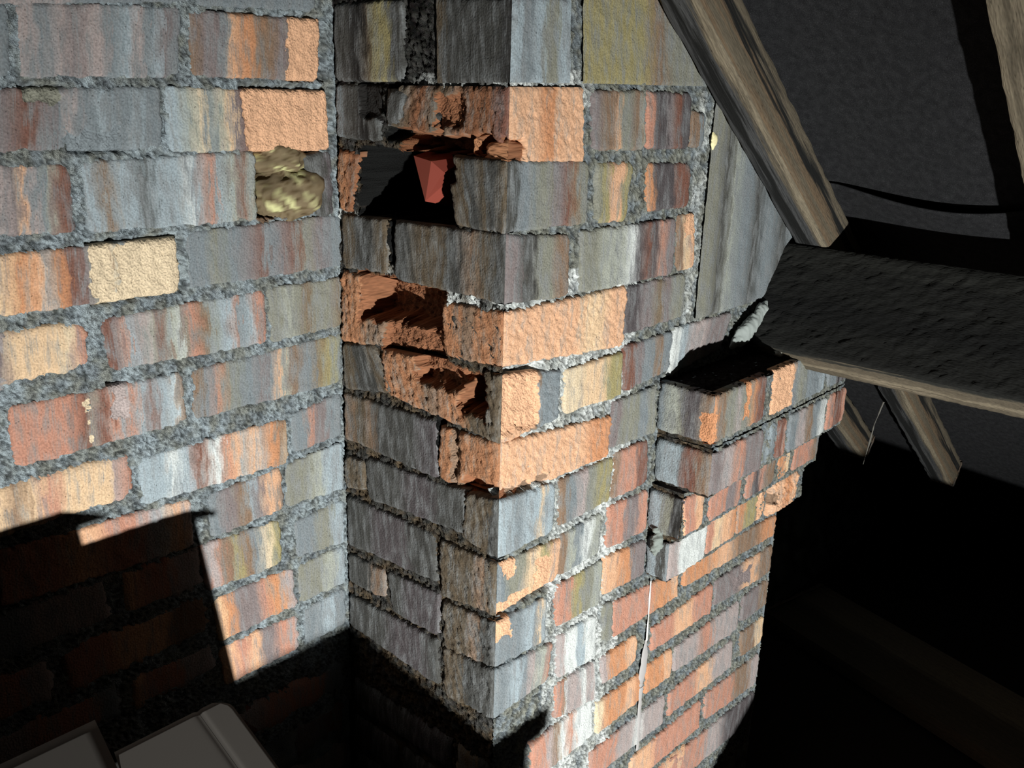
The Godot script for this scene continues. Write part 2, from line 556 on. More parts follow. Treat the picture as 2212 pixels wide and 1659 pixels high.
	lay("F", [220, -531, 318, -536, 320, -603, 218, -597], "r40 p30 r30", "e5")
	lay("F", [116, -609, 217, -609, 215, -676, 117, -674], "r32 y20 Y24 e24", "")
	lay("F", [218, -606, 322, -616, 323, -674, 217, -668], "o30 O30 p40", "e5")
	lay("F", [123, -686, 208, -689, 215, -763, 127, -755], "m14 w30 l20 w36", "")
	lay("F", [221, -682, 249, -685, 250, -748, 225, -744], "Y100", "")
	lay("F", [246, -688, 420, -703, 424, -753, 248, -749], "r44 r14 O30 o12", "e4")
	lay("F", [435, -697, 745, -719, 745, -761, 437, -744], "O30 o20 b30 O20", "")
	lay("F", [124, -759, 215, -766, 221, -835, 124, -817], "r16 b6 w4 m34 w10 m20 w10", "")
	lay("F", [226, -769, 317, -769, 319, -820, 232, -817], "m16 O50 o34", "e4")
	lay("F", [355, -779, 535, -772, 537, -829, 359, -822], "r34 o30 r36", "e3")
	lay("F", [541, -771, 745, -778, 745, -837, 543, -822], "p44 o30 b26", "r1.2;S30,30,60,80,1,p")
	lay("F", [76, -828, 212, -825, 218, -896, 80, -895], "r22 m12 b8 w14 r10 w34", "")
	lay("F", [220, -841, 342, -845, 342, -899, 223, -901], "c16 O44 o20 O20", "e5")
	lay("F", [347, -840, 423, -842, 428, -898, 350, -897], "O60 o40", "e5")
	lay("F", [426, -846, 638, -848, 640, -909, 431, -894], "m36 r20 m44", "e3")
	lay("F", [647, -846, 745, -846, 745, -905, 650, -900], "p60 b40", "")
	lay("F", [216, -922, 413, -924, 413, -980, 209, -974], "r34 m22 w10 m34", "e3")
	lay("F", [423, -929, 630, -922, 634, -982, 426, -975], "r40 o24 m36", "e3")
	lay("F", [656, -923, 745, -924, 745, -981, 663, -978], "b60 t40", "")
	lay("F", [325, -997, 534, -997, 537, -1057, 324, -1053], "o30 r50 r20", "e3")
	lay("F", [547, -995, 745, -1003, 745, -1073, 550, -1052], "r50 b30 m20", "e4")
	lay("F", [438, -1069, 745, -1087, 745, -1154, 435, -1133], "r40 m20 P40", "e4")
	# the smooth grey slab between the front bricks and the rafter
	lay("F", [402, -8, 745, -8, 745, -305, 398, -305], "Y10 G5 e6 g12 G5 g14 G6 g24", "r.8;n1", 0.001, 0.005)
	# bricks below and beside the lit part, laid in plain courses
	var rng := RandomNumberGenerator.new()
	rng.seed = 12
	var kinds := ["r40 p30 r30", "o20 r40 m40", "p60 R40", "g40 m60", "r30 o40 b30", "m30 r50 g20"]
	for row in 9:
		var y := -715.0 - row * 68.0
		var x := -40.0 - (row % 2) * 105.0
		if row > 0:
			lay("L", [-102 if row % 2 == 0 else -204, y, -6, y, -6, y - 58, -102 if row % 2 == 0 else -204, y - 58], kinds[rng.randi() % 6], "", 0.0, 0.012)
		while x > -760.0:
			if x < -330.0 or row > 0:
				x -= 108.0 if row % 2 == 0 and x > -100.0 else 0.0
				lay("L", [x - 205, y, x, y, x, y - 58, x - 205, y - 58], kinds[rng.randi() % 6], "", 0.0, 0.012)
			x -= 215.0
	for row in 8:
		var y := -820.0 - row * 62.0
		if row % 2 == 0:
			lay("S", [-278, y, -75, y, -75, y - 53, -278, y - 53], "G60 P40", "", 0.0, 0.01)
			lay("S", [-66, y, -4, y, -4, y - 53, -66, y - 53], "s60 G40", "r1.5", 0.0, 0.006)
		else:
			lay("S", [-278, y, -180, y, -180, y - 53, -278, y - 53], "G60 P40", "", 0.0, 0.01)
			lay("S", [-170, y, -4, y, -4, y - 53, -170, y - 53], "G60 s40", "r1", 0.0, 0.01)
		if y < -850.0:
			lay("F", [4, y, 95, y, 95, y - 53, 4, y - 53], "g60 r40", "", 0.0, 0.008)
			if row > 2:
				lay("F", [105, y, 300, y, 300, y - 53, 105, y - 53], "r60 m40", "", 0.0, 0.008)
				lay("F", [310, y - 60, 500, y - 60, 500, y - 113, 310, y - 113], "r60 o40", "", 0.0, 0.008)
	for q in [[-480, -528, -330, -584], [-322, -530, -216, -588], [-480, -594, -400, -652], [-392, -596, -212, -654], [-480, -662, -330, -710], [-322, -664, -208, -712]]:
		lay("L", [q[0], q[1], q[2], q[1], q[2], q[3], q[0], q[3]], kinds[rng.randi() % 6], "", 0.0, 0.008)
	for q in [[-720, 60, -520, 0], [-700, -10, -490, -70], [-740, -82, -520, -145], [-760, -158, -540, -220], [-640, -232, -400, -294]]:
		lay("L", [q[0], q[1], q[2], q[1], q[2], q[3], q[0], q[3]], kinds[rng.randi() % 6], "", 0.0, 0.008)


# ---------------------------------------------------------------- mortar

func mortar_material() -> StandardMaterial3D:
	var m := StandardMaterial3D.new()
	m.resource_name = "sandy_mortar"
	m.vertex_color_use_as_albedo = true
	m.roughness = 1.0
	m.metallic_specular = 0.2
	m.uv1_triplanar = true
	m.uv1_world_triplanar = true
	m.uv1_scale = Vector3(7, 7, 7)
	var img := Image.create(512, 512, false, Image.FORMAT_RGB8)
	var hi := Image.create(512, 512, false, Image.FORMAT_L8)
	var bytes := PackedByteArray()
	bytes.resize(512 * 512 * 3)
	var hb := PackedByteArray()
	hb.resize(512 * 512)
	for k in 512 * 512:
		var v := 215 + ((grain[k] - 128) * 50 >> 7)
		if pits[k] < 50:
			v -= (50 - pits[k]) * 2
		v = clampi(v, 30, 255)
		bytes[k * 3] = v
		bytes[k * 3 + 1] = v
		bytes[k * 3 + 2] = v
		hb[k] = clampi(128 + ((grain[k] - 128) * 90 >> 7) - maxi(0, 80 - pits[k]), 0, 255)
	img.set_data(512, 512, false, Image.FORMAT_RGB8, bytes)
	hi.set_data(512, 512, false, Image.FORMAT_L8, hb)
	m.albedo_texture = ImageTexture.create_from_image(img)
	m.heightmap_enabled = true
	m.heightmap_texture = ImageTexture.create_from_image(hi)
	m.heightmap_scale = 0.15
	return m


# colour of the mortar by place: old grey, sooty and shade-darkened on the side face, limewashed where water ran down the front
func mortar_tint(which: String, a: float, y: float, n: float, n2: float) -> Color:
	var c: Color = PAL["g"]
	if which == "L":
		c = c.lerp(PAL["Y"], clampf(0.5 + n * 1.4, 0, 1) * 0.6).lerp(PAL["l"], clampf(0.25 + n2 * 1.5, 0, 0.7))
	elif which == "S":
		c = (PAL["z"] as Color).lerp(PAL["G"], clampf(0.5 + n * 1.6, 0, 1))
		if y > -0.06:
			c = (PAL["G"] as Color).lerp(PAL["k"], clampf(0.3 + n * 1.6, 0, 1))
		if (y > -0.013 and y < 0.012 and a > -0.15) or (y < -0.15 and y > -0.162 and a < -0.2) or (y < -0.205 and y > -0.235 and a > -0.2 and a < -0.1) or (y < -0.2 and y > -0.24 and a > -0.11):
			c = c.lerp(PAL["w"], clampf(0.75 + n2, 0, 1))
	elif which == "F":
		c = c.lerp(PAL["Y"], clampf(0.55 + n * 1.4, 0, 1) * 0.8)
		var k := 0.0
		if a < 0.14 and y > -0.02 and y < 0.02:
			k = 0.9
		if a < 0.255 and y < -0.2 and y > -0.47:
			k = 0.85
		if a > 0.1 and a < 0.265 and y < -0.45 and y > -1.0:
			k = 0.85
		if a > 0.37 and a < 0.42 and y > -0.32 and y < 0.0:
			k = 0.45
		if k > 0.0:
			c = c.lerp(PAL["w"], clampf(k + n2 * 0.9 - 0.1, 0, 1))
	return c


func dents(which: String) -> Array:
	# where material has fallen out: [x0, y0, x1, y1] mm, depth mm, colour
	match which:
		"S":
			return [[-238, -156, -78, -74, 130, "k"], [-188, -150, -174, -204, 45, "k"], [-101, -342, -92, -408, 30, "k"], [-160, -70, 10, -92, 60, "k"], [-190, 0, -158, -62, 22, "k"]]  # large hole: black for soot and to stand in for its shade
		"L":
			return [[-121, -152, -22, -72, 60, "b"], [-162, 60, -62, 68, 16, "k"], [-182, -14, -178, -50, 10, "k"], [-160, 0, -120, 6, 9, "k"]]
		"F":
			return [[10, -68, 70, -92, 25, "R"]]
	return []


func sheet(called: String, which: String, a0: float, a1: float, y0: float, y1: float, cell: float, level: float, rough: float, x := 0.0, z := 0.0) -> void:
	var nx := maxi(2, int((a1 - a0) / cell))
	var ny := maxi(2, int((y0 - y1) / cell))
	var n := Vector3(-1, 0, 0) if which == "S" else Vector3(0, 0, 1)
	var st := SurfaceTool.new()
	st.begin(Mesh.PRIMITIVE_TRIANGLES)
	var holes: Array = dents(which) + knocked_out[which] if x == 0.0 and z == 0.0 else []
	var skip := PackedByteArray()
	skip.resize((nx + 1) * (ny + 1))
	for j in ny + 1:
		var y := lerpf(y0, y1, float(j) / ny)
		for i in nx + 1:
			var a := lerpf(a0, a1, float(i) / nx)
			var p := at_face(which, a * 1000.0, y * 1000.0) + Vector3(x, 0, z)
			var n1 := crumbs.get_noise_3d(p.x * 0.9, p.y * 0.9, p.z * 0.9)
			var n2 := blobs.get_noise_3d(p.x * 0.55, p.y * 0.55, p.z * 0.55)
			var c := mortar_tint(which, a, y, n2, blobs.get_noise_3d(p.x * 0.4 + 5.0, p.y * 0.2, p.z * 0.4))
			var n3 := crumbs.get_noise_3d(p.x * 2.3, p.y * 2.3, p.z * 2.3)
			var d := level + (n1 * 0.7 + n3 * 0.75) * rough + n2 * rough * 0.6
			if which == "L":      # smeared flush in places
				d = lerpf(d, -0.0009 + n3 * 0.0012, clampf(0.35 + blobs.get_noise_3d(p.x * 0.12, p.y * 0.12, 3.0) * 1.8 + (0.35 if a > -0.13 else 0.0), 0.0, 0.9))
			d = minf(d, -0.0008 if which == "L" else -0.0012)
			var speck := 1.0 + clampf(n3 * 0.9 + n1 * 0.5, -0.45, 0.25)     # coarse sand and soot in the mortar
			c = Color(c.r * speck, c.g * speck, c.b * speck)
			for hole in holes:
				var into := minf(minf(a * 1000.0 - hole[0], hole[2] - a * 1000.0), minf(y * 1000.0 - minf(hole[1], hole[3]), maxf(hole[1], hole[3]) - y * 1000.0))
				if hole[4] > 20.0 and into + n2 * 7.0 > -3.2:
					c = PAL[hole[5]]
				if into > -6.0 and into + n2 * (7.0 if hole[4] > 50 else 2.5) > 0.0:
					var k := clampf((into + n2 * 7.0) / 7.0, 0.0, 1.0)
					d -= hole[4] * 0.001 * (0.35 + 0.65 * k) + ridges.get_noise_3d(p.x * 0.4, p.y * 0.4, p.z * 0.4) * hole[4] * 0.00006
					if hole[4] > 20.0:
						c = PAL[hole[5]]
			st.set_color(c.srgb_to_linear())
			st.add_vertex(p + n * d)
			skip[j * (nx + 1) + i] = 1 if roof_depth(p) < -0.07 else 0
	var line := nx + 1
	for j in ny:
		for i in nx:
			var a := j * line + i
			if skip[a + 1]:
				continue
			for k in [a, a + 1, a + line + 1, a, a + line + 1, a + line]:
				st.add_index(k)
	st.generate_normals()
	put(called, st.commit(), mortar_mat, wall if which == "L" else breast)


func mortar_sheets() -> void:
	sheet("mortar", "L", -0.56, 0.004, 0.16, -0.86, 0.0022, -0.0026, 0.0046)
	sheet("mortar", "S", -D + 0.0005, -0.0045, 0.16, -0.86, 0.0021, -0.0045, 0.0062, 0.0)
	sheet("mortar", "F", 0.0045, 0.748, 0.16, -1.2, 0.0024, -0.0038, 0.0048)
	# outside the picture and in the dark: coarser
	sheet("mortar", "L", -2.2, -0.56, 1.3, -1.32, 0.03, -0.003, 0.003)
	sheet("mortar", "L", -0.56, 0.0, -0.86, -1.32, 0.02, -0.003, 0.003)
	sheet("mortar", "L", -0.56, 0.2, 0.62, 0.16, 0.02, -0.003, 0.003)
	sheet("mortar", "L", 0.74, 2.2, 0.0, -1.32, 0.03, -0.003, 0.003)
	sheet("mortar", "S", -D, -0.004, -0.86, -1.32, 0.01, -0.004, 0.003)
	sheet("mortar", "S", -D, -0.004, 0.45, 0.16, 0.01, -0.004, 0.003)
	sheet("mortar", "F", 0.004, 0.748, -1.2, -1.32, 0.01, -0.003, 0.003)
	sheet("mortar", "F", 0.004, 0.748, 0.45, 0.16, 0.01, -0.003, 0.003)
	# solid brickwork behind the faces
	var core := prism(PackedVector2Array([Vector2(0.15, -1.32), Vector2(0.738, -1.32), Vector2(0.738, -0.3), Vector2(0.15, 0.14)]), -D + 0.006, -0.03)
	put("brick_core", core, flat_mat("core", PAL["b"], 1.0), breast)
	var slab := prism(PackedVector2Array([Vector2(-2.2, -1.32), Vector2(2.1, -1.32), Vector2(-2.2, 1.9)]), -D - 0.3, -D - 0.075)
	put("brick_core", slab, flat_mat("core", PAL["b"], 1.0), wall)
	put("right_face", prism(PackedVector2Array([Vector2(0.742, -1.32), Vector2(0.747, -1.32), Vector2(0.747, -0.29), Vector2(0.742, -0.29)]), -D + 0.004, -0.003), flat_mat("side_mortar", PAL["g"], 1.0), breast)


func flat_mat(called: String, c: Color, rough: float) -> StandardMaterial3D:
	var m := StandardMaterial3D.new()
	m.resource_name = called
	m.albedo_color = c
	m.roughness = rough
	m.metallic_specular = 0.3
	return m


# a polygon in x and y, given counter-clockwise, drawn out from z0 to z1
func prism(poly: PackedVector2Array, z0: float, z1: float) -> ArrayMesh:
	var st := SurfaceTool.new()
	st.begin(Mesh.PRIMITIVE_TRIANGLES)
	st.set_smooth_group(-1)
	var tri := Geometry2D.triangulate_polygon(poly)
	for k in range(0, tri.size(), 3):
		var p := [poly[tri[k]], poly[tri[k + 1]], poly[tri[k + 2]]]
		if ((p[1] - p[0]) as Vector2).cross(p[2] - p[0]) > 0.0:
			p = [p[0], p[2], p[1]]
		for v in p:
			st.add_vertex(Vector3(v.x, v.y, z1))
		for v in [p[0], p[2], p[1]]:
			st.add_vertex(Vector3(v.x, v.y, z0))
	for k in poly.size():
		var a := poly[k]
		var b := poly[(k + 1) % poly.size()]
		for v in [Vector3(a.x, a.y, z1), Vector3(b.x, b.y, z0), Vector3(b.x, b.y, z1), Vector3(a.x, a.y, z1), Vector3(a.x, a.y, z0), Vector3(b.x, b.y, z0)]:
			st.add_vertex(v)
	st.generate_normals()
	return st.commit()


# ---------------------------------------------------------------- corbels: four courses that step out from the breast's front to carry the purlin

func front_quad(x0: float, x1: float, y0: float, y1: float, z: float, drop := 0.0) -> Array:
	return [Vector3(x0, y0, z), Vector3(x1, y0 + drop, z), Vector3(x1, y1 + drop, z), Vector3(x0, y1, z)]


func corbel_corner(x0: float, x1: float, y0: float, y1: float, z: float, bs: String, bf: String, os: String, of: String) -> void:
	corner_brick([Vector3(x0, y0, -0.004), Vector3(x0, y0, z), Vector3(x0, y1, z), Vector3(x0, y1, -0.004)], front_quad(x0, x1, y0, y1, z), bs, bf, os, of)


func corbel_brick(x0: float, x1: float, y0: float, y1: float, z: float, bands: String, opts := "") -> void:
	put("brick", face(front_quad(x0, x1, y0, y1, z), Vector3(0, 0, 1), bands, read_opts(opts)), null, breast)


func corbels() -> void:
	corbel_corner(0.326, 0.470, -0.380, -0.450, 0.085, "g14 e22 Y10 P30 b24", "O6 b14 Y20 m8 Y18 O10 R20", "r1.4;S78,40,110,120,1.5,O", "r.7;S-10,40,8,120,1.5,O;S58,-10,68,70,1,O")
	corbel_brick(0.492, 0.672, -0.380, -0.450, 0.085, "o34 g10 Y14 g30 l12", "r1.2;S-10,-10,36,120,0.8,o;e3")
	corbel_brick(0.682, 0.765, -0.380, -0.450, 0.085, "g40 P60", "r.8")
	corbel_corner(0.328, 0.476, -0.463, -0.526, 0.087, "g10 l30 g8 R24 b28", "p20 m20 r20 p40", "r.6", "r.4;e3")
	corbel_brick(0.478, 0.519, -0.463, -0.526, 0.084, "g30 l30 g40", "r.8")
	corbel_brick(0.522, 0.550, -0.463, -0.526, 0.087, "R60 r40", "")
	corbel_brick(0.558, 0.688, -0.463, -0.526, 0.087, "g20 m24 b16 g18 w22", "r.5")
	corbel_brick(0.694, 0.764, -0.463, -0.526, 0.087, "r30 R40 r20 g10", "r.3;e5")
	corbel_corner(0.320, 0.384, -0.538, -0.600, 0.052, "g12 l30 Y26 k32", "o10 r50 o40", "r1.2", "r.6;S-10,50,26,120,5,o;S-10,-10,14,80,8,P")
	corbel_brick(0.400, 0.493, -0.538, -0.600, 0.052, "r50 p30 r20", "")
	corbel_brick(0.506, 0.602, -0.538, -0.600, 0.052, "r24 P20 r20 b36", "")
	corbel_brick(0.612, 0.656, -0.538, -0.600, 0.050, "O60 t40", "r1.5")
	corbel_brick(0.665, 0.762, -0.538, -0.600, 0.052, "r70 b20 g10", "e5")
	corbel_corner(0.324, 0.428, -0.614, -0.674, 0.036, "g20 l30 G30 g20", "m26 w60 w14", "r1.4", "r.4;e2")
	corbel_brick(0.430, 0.522, -0.612, -0.672, 0.035, "r20 t30 o30 O20", "")
	corbel_brick(0.523, 0.616, -0.610, -0.670, 0.035, "O24 y46 b30", "r1;S66,20,110,120,2,o")
	corbel_brick(0.620, 0.712, -0.606, -0.668, 0.045, "o40 O30 o30", "r4.5;S-10,30,24,70,6,b;e9")
	var joint := flat_mat("corbel_mortar", PAL["g"], 1.0)
	for c in [[-0.384, -0.457, 0.085, 0.328], [-0.457, -0.530, 0.086, 0.330], [-0.530, -0.606, 0.052, 0.323], [-0.606, -0.678, 0.035, 0.327]]:
		put("corbel_course", prism(PackedVector2Array([Vector2(0.338, c[1] + 0.004), Vector2(0.752, c[1] + 0.004), Vector2(0.752, c[0]), Vector2(0.338, c[0])]), -0.02, c[2] - 0.012), joint, breast)
		sheet("mortar", "F", c[3] + 0.003, 0.758, c[0] - 0.001, c[1] + 0.001, 0.0025, -0.0026, 0.0045, 0.0, c[2])
		sheet("mortar", "S", -0.004, c[2] - 0.002, c[0] - 0.001, c[1] + 0.001, 0.0025, -0.0026, 0.0045, c[3], 0.0)
	# the rubble bed on top, black with soot and with its shade painted in
	var st := SurfaceTool.new()
	st.begin(Mesh.PRIMITIVE_TRIANGLES)
	var nx := 120
	var nz := 26
	for j in nz + 1:
		for i in nx + 1:
			var p := Vector3(lerpf(0.327, 0.76, float(i) / nx), -0.383, lerpf(-0.004, 0.083, float(j) / nz))
			p.y += crumbs.get_noise_3d(p.x, 0.0, p.z) * 0.006 + ridges.get_noise_3d(p.x, 2.0, p.z) * 0.003
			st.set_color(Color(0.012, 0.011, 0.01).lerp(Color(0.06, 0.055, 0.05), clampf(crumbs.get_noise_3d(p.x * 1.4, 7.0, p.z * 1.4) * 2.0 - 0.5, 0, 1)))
			st.add_vertex(p)
	for j in nz:
		for i in nx:
			var a := j * (nx + 1) + i
			for k in [a, a + 1, a + nx + 2, a, a + nx + 2, a + nx + 1]:
				st.add_index(k)
	st.generate_normals()
	put("rubble_bed", st.commit(), mortar_mat, breast)


# a lumpy ribbon or blob along a path: used for lime drips, mortar fillets and the like
func lumpy_tube(path: Array, radii: Array, squash: Vector3, lump: float, rings := 40) -> ArrayMesh:
	var st := SurfaceTool.new()
	st.begin(Mesh.PRIMITIVE_TRIANGLES)
	var around := 22
	var curve := Curve3D.new()
	for p in path:
		curve.add_point(p)
	var total := curve.get_baked_length()
	for j in rings + 1:
		var f := float(j) / rings
		var p := curve.sample_baked(total * f)
		var dir := (curve.sample_baked(minf(total, total * f + 0.002)) - curve.sample_baked(maxf(0.0, total * f - 0.002))).normalized()
		var u := dir.cross(Vector3(0.21, 0.33, 0.92)).normalized()
		var v := dir.cross(u)
		var at := f * (radii.size() - 1)
		var r := lerpf(radii[int(at)], radii[mini(int(at) + 1, radii.size() - 1)], at - int(at))
		for i in around:
			var q := u * cos(TAU * i / around) + v * sin(TAU * i / around)
			var w := p + q * squash * r
			w += q * squash * (blobs.get_noise_3d(w.x * 0.5, w.y * 0.5, w.z * 0.5) + 0.35 * crumbs.get_noise_3d(w.x * 1.5, w.y * 1.5, w.z * 1.5)) * lump
			st.add_vertex(w)
	for j in rings:
		for i in around:
			var a := j * around + i
			var b := j * around + (i + 1) % around
			for k in [a, b, b + around, a, b + around, a + around]:
				st.add_index(k)
	st.generate_normals()
	return st.commit()


func lime_runs() -> void:
	var lime := flat_mat("lime", Color8(200, 198, 196), 0.9)
	var thin := Vector3(1, 1, 0.22)
	put("lime_run", lumpy_tube([Vector3(0.338, -0.69, 0.001), Vector3(0.339, -0.74, 0.001), Vector3(0.340, -0.792, 0.001)], [0.0016, 0.0022, 0.0016, 0.0026], thin, 0.0006), lime, breast)
	var pale := flat_mat("pale_lime", Color8(160, 156, 156), 0.9)
	put("lime_run", lumpy_tube([Vector3(0.340, -0.79, 0.0), Vector3(0.338, -0.83, 0.0), Vector3(0.336, -0.875, -0.001)], [0.003, 0.008, 0.009, 0.005], thin, 0.002), pale, breast)
	put("lime_run", lumpy_tube([Vector3(0.336, -0.872, 0.0), Vector3(0.338, -0.93, 0.0), Vector3(0.342, -0.99, -0.001)], [0.005, 0.005, 0.003], thin, 0.002), pale, breast)
	# a lime-crusted lump below the corbels
	put("lime_crust", lumpy_tube([Vector3(0.322, -0.592, 0.014), Vector3(0.322, -0.612, 0.016), Vector3(0.323, -0.636, 0.014)], [0.004, 0.010, 0.012, 0.004], Vector3(1, 1, 0.8), 0.012, 40), flat_mat("grey_lime", Color8(122, 128, 124), 1.0), breast)
	# mortar squeezed out where the purlin enters the breast
	var gm := flat_mat("fillet", Color8(140, 146, 144), 1.0)
	put("mortar_fillet", lumpy_tube([Vector3(0.606, -0.306, 0.006), Vector3(0.56, -0.33, 0.012), Vector3(0.492, -0.362, 0.008)], [0.004, 0.014, 0.012, 0.018, 0.013, 0.003], Vector3(1, 1, 0.5), 0.006, 60), gm, breast)
	put("mortar_fleck", lumpy_tube([Vector3(0.402, -0.051, 0.001), Vector3(0.406, -0.062, 0.002), Vector3(0.404, -0.074, 0.001)], [0.002, 0.006, 0.005, 0.001], Vector3(1, 1, 0.4), 0.004, 24), flat_mat("cream_fleck", Color8(226, 216, 170), 1.0), breast)
	put("mortar_fleck", lumpy_tube([Vector3(0.552, -0.372, 0.05), Vector3(0.562, -0.374, 0.056), Vector3(0.576, -0.377, 0.06)], [0.003, 0.007, 0.006, 0.002], Vector3(1, 0.8, 1), 0.004, 24), flat_mat("grey_fleck", Color8(150, 150, 146), 1.0), breast)
	# a split piece of brick, glassy and wet-looking, inside the hole on the side face
	var st := SurfaceTool.new()
	st.begin(Mesh.PRIMITIVE_TRIANGLES)
	st.set_smooth_group(-1)
	var top := [Vector3(0.012, -0.078, -0.155), Vector3(0.004, -0.081, -0.118), Vector3(0.010, -0.092, -0.104)]
	var tip := Vector3(0.010, -0.127, -0.134)
	var deep := [Vector3(0.06, -0.07, -0.16), Vector3(0.06, -0.075, -0.10), Vector3(0.07, -0.14, -0.13)]
	for t in [[top[0], top[1], tip], [top[1], top[2], tip], [top[2], deep[1], tip], [tip, deep[1], deep[2]], [top[0], tip, deep[2]], [top[0], deep[2], deep[0]], [top[0], deep[0], top[1]], [top[1], deep[0], deep[1]], [top[1], deep[1], top[2]]]:
		for v in t:
			st.add_vertex(v)
	st.generate_normals()
	put("brick_shard", st.commit(), flat_mat("wet_brick", Color8(128, 62, 52), 0.28), breast).set_meta("label", "wet looking red end of a split brick inside the hole")


# ---------------------------------------------------------------- timbers

# a squared timber of four long sides and two ends: start at a corner, along axis, u and v across
func beam(called: String, at: Vector3, axis: Vector3, u: Vector3, v: Vector3, bands: Array, opts: Array, cell: float, cell_t: float, stretch: float) -> MeshInstance3D:
	var mesh: ArrayMesh = null
	var un := u.normalized()
	var vn := v.normalized()
	var sides := [[at, u, -vn], [at + u, v, un], [at + u + v, -u, vn], [at + v, -v, -un]]
	for k in 4:
		var p: Vector3 = sides[k][0]
		var across: Vector3 = sides[k][1]
		var n: Vector3 = sides[k][2]
		var c := [p, p + across, p + across + axis, p + axis]
		var ln: Vector3 = sides[(k + 3) % 4][2]
		var rn: Vector3 = sides[(k + 1) % 4][2]
		if (c[1] - c[0]).cross(c[3] - c[0]).dot(n) > 0.0:
			c = [c[1], c[0], c[3], c[2]]
			var swap := ln
			ln = rn
			rn = swap
		var m := face(c, n, bands[k], read_opts(opts[k]), ln, rn, cell, 0.012, stretch, cell_t)
		if mesh == null:
			mesh = m
		else:
			mesh.add_surface_from_arrays(Mesh.PRIMITIVE_TRIANGLES, m.surface_get_arrays(0))
			mesh.surface_set_material(mesh.get_surface_count() - 1, m.surface_get_material(0))
	for e in 2:
		var p := at if e == 0 else at + axis
		var n := -axis.normalized() if e == 0 else axis.normalized()
		var c := [p, p + u, p + u + v, p + v]
		if (c[1] - c[0]).cross(c[3] - c[0]).dot(n) > 0.0:
			c = [c[1], c[0], c[3], c[2]]
		var m := face(c, n, "s40 b60", read_opts("r.6;e3"), Vector3.ZERO, Vector3.ZERO, 0.006)
		mesh.add_surface_from_arrays(Mesh.PRIMITIVE_TRIANGLES, m.surface_get_arrays(0))
		mesh.surface_set_material(mesh.get_surface_count() - 1, m.surface_get_material(0))
	return put(called, mesh, null)


func timbers() -> void:
	PAL["1"] = Color8(29, 29, 28)
	PAL["2"] = Color8(23, 23, 23)
	PAL["3"] = Color8(36, 36, 34)
	PAL["4"] = Color8(120, 110, 94)
	PAL["5"] = Color8(88, 80, 68)
	PAL["6"] = Color8(94, 79, 63)
	PAL["7"] = Color8(66, 66, 67)
	# the purlin: its top arris runs level along z through ROOF_P; across: 0.178 along -n, 0.063 along the slope
	var down := Vector3(-0.6, -0.8, 0.0) * 0.178
	var along := Vector3(0.8, -0.6, 0.0) * 0.063
	var top := Vector3(0.6568, -0.2226, -0.06)
	var p := beam("purlin", top, Vector3(0, 0, 2.6), down, along, ["130 220 130 320", "530 420 540 310", "230 170", "150 250"], ["r2.4;e2", "r1.0;e2", "r1", "r1"], 0.0045, 0.0045, 2.6)
	tag(p, "thick charred black purlin running out of the chimney breast, worn brown along its lower edge", "beam")
	var r := rafter(0.011, 0.057, -1.4, 1.15)
	tag(r, "sooty brown rafter close against the front of the chimney breast, passing over the black purlin", "rafter", "rafters")
	r = rafter(0.362, 0.056, -1.4, 1.15)
	tag(r, "pale weathered rafter at the top right corner, right of the sagging felt", "rafter", "rafters")
	r = rafter(-0.212, 0.07, 0.17, 1.13)
	tag(r, "short length of rafter behind the corbels, left of the rafter foot under the purlin", "rafter", "rafters")


func rafter(z: float, wide: float, s0: float, s1: float) -> MeshInstance3D:
	var n := -ROOF_N * 0.066
	var bands := ["718 230 718 512 414 508", "610 525 615 220 530", "220 120", "720 520"]
	if z > 0.3:
		bands = ["420 520 430 s20 Y10", "420 510", "220", "210 310 210"]  # far side near black: its shade is put into the colour
	return beam("rafter", roof_point(s0, z, 0.0), Vector3(0.8, -0.6, 0.0) * (s1 - s0), Vector3(0, 0, wide), n, bands, ["r.5;e2", "r.5;e2", "r.5", "r.5"], 0.005, 0.02, 5.0)


# ---------------------------------------------------------------- felt, room

func felt_material() -> StandardMaterial3D:
	var m := StandardMaterial3D.new()
	m.resource_name = "bitumen_felt"
	m.roughness = 0.95
	m.metallic_specular = 0.25
	m.uv1_triplanar = true
	m.uv1_world_triplanar = true
	m.uv1_scale = Vector3(6, 6, 6)
	var b := PackedByteArray()
	b.resize(512 * 512 * 3)
	for k in 512 * 512:
		var v := 35 + ((grain[k] - 128) * 14 >> 7) + ((streak[k] - 128) * 10 >> 7)
		if pits[k] > 205:
			v += (pits[k] - 205)
		b[k * 3] = v
		b[k * 3 + 1] = v
		b[k * 3 + 2] = v + 2
	m.albedo_texture = ImageTexture.create_from_image(Image.create_from_data(512, 512, false, Image.FORMAT_RGB8, b))
	return m


func felt_sheet(z0: float, z1: float, s0: float, s1: float, height: Callable, edge: Callable, m: Material) -> MeshInstance3D:
	var st := SurfaceTool.new()
	st.begin(Mesh.PRIMITIVE_TRIANGLES)
	var nz := maxi(4, int((z1 - z0) / 0.012))
	var ns := maxi(4, int((s1 - s0) / 0.012))
	for side in 2:
		for j in ns + 1:
			for i in nz + 1:
				var z := lerpf(z0, z1, float(i) / nz)
				var s: float = lerpf(s0 + edge.call(z), s1, float(j) / ns)
				var up: float = height.call(s, z) + side * 0.003
				st.add_vertex(roof_point(s, z, up))
	var per := (nz + 1) * (ns + 1)
	for side in 2:
		for j in ns:
			for i in nz:
				var a := side * per + j * (nz + 1) + i
				var t := [a, a + 1, a + nz + 2, a, a + nz + 2, a + nz + 1]
				if side == 0:
					t = [a, a + nz + 2, a + 1, a, a + nz + 1, a + nz + 2]
				for k in t:
					st.add_index(k)
	for i in nz:
		for k in [i, i + 1, per + i + 1, i, per + i + 1, per + i]:
			st.add_index(k)
	st.generate_normals()
	return put("roofing_felt", st.commit(), m)


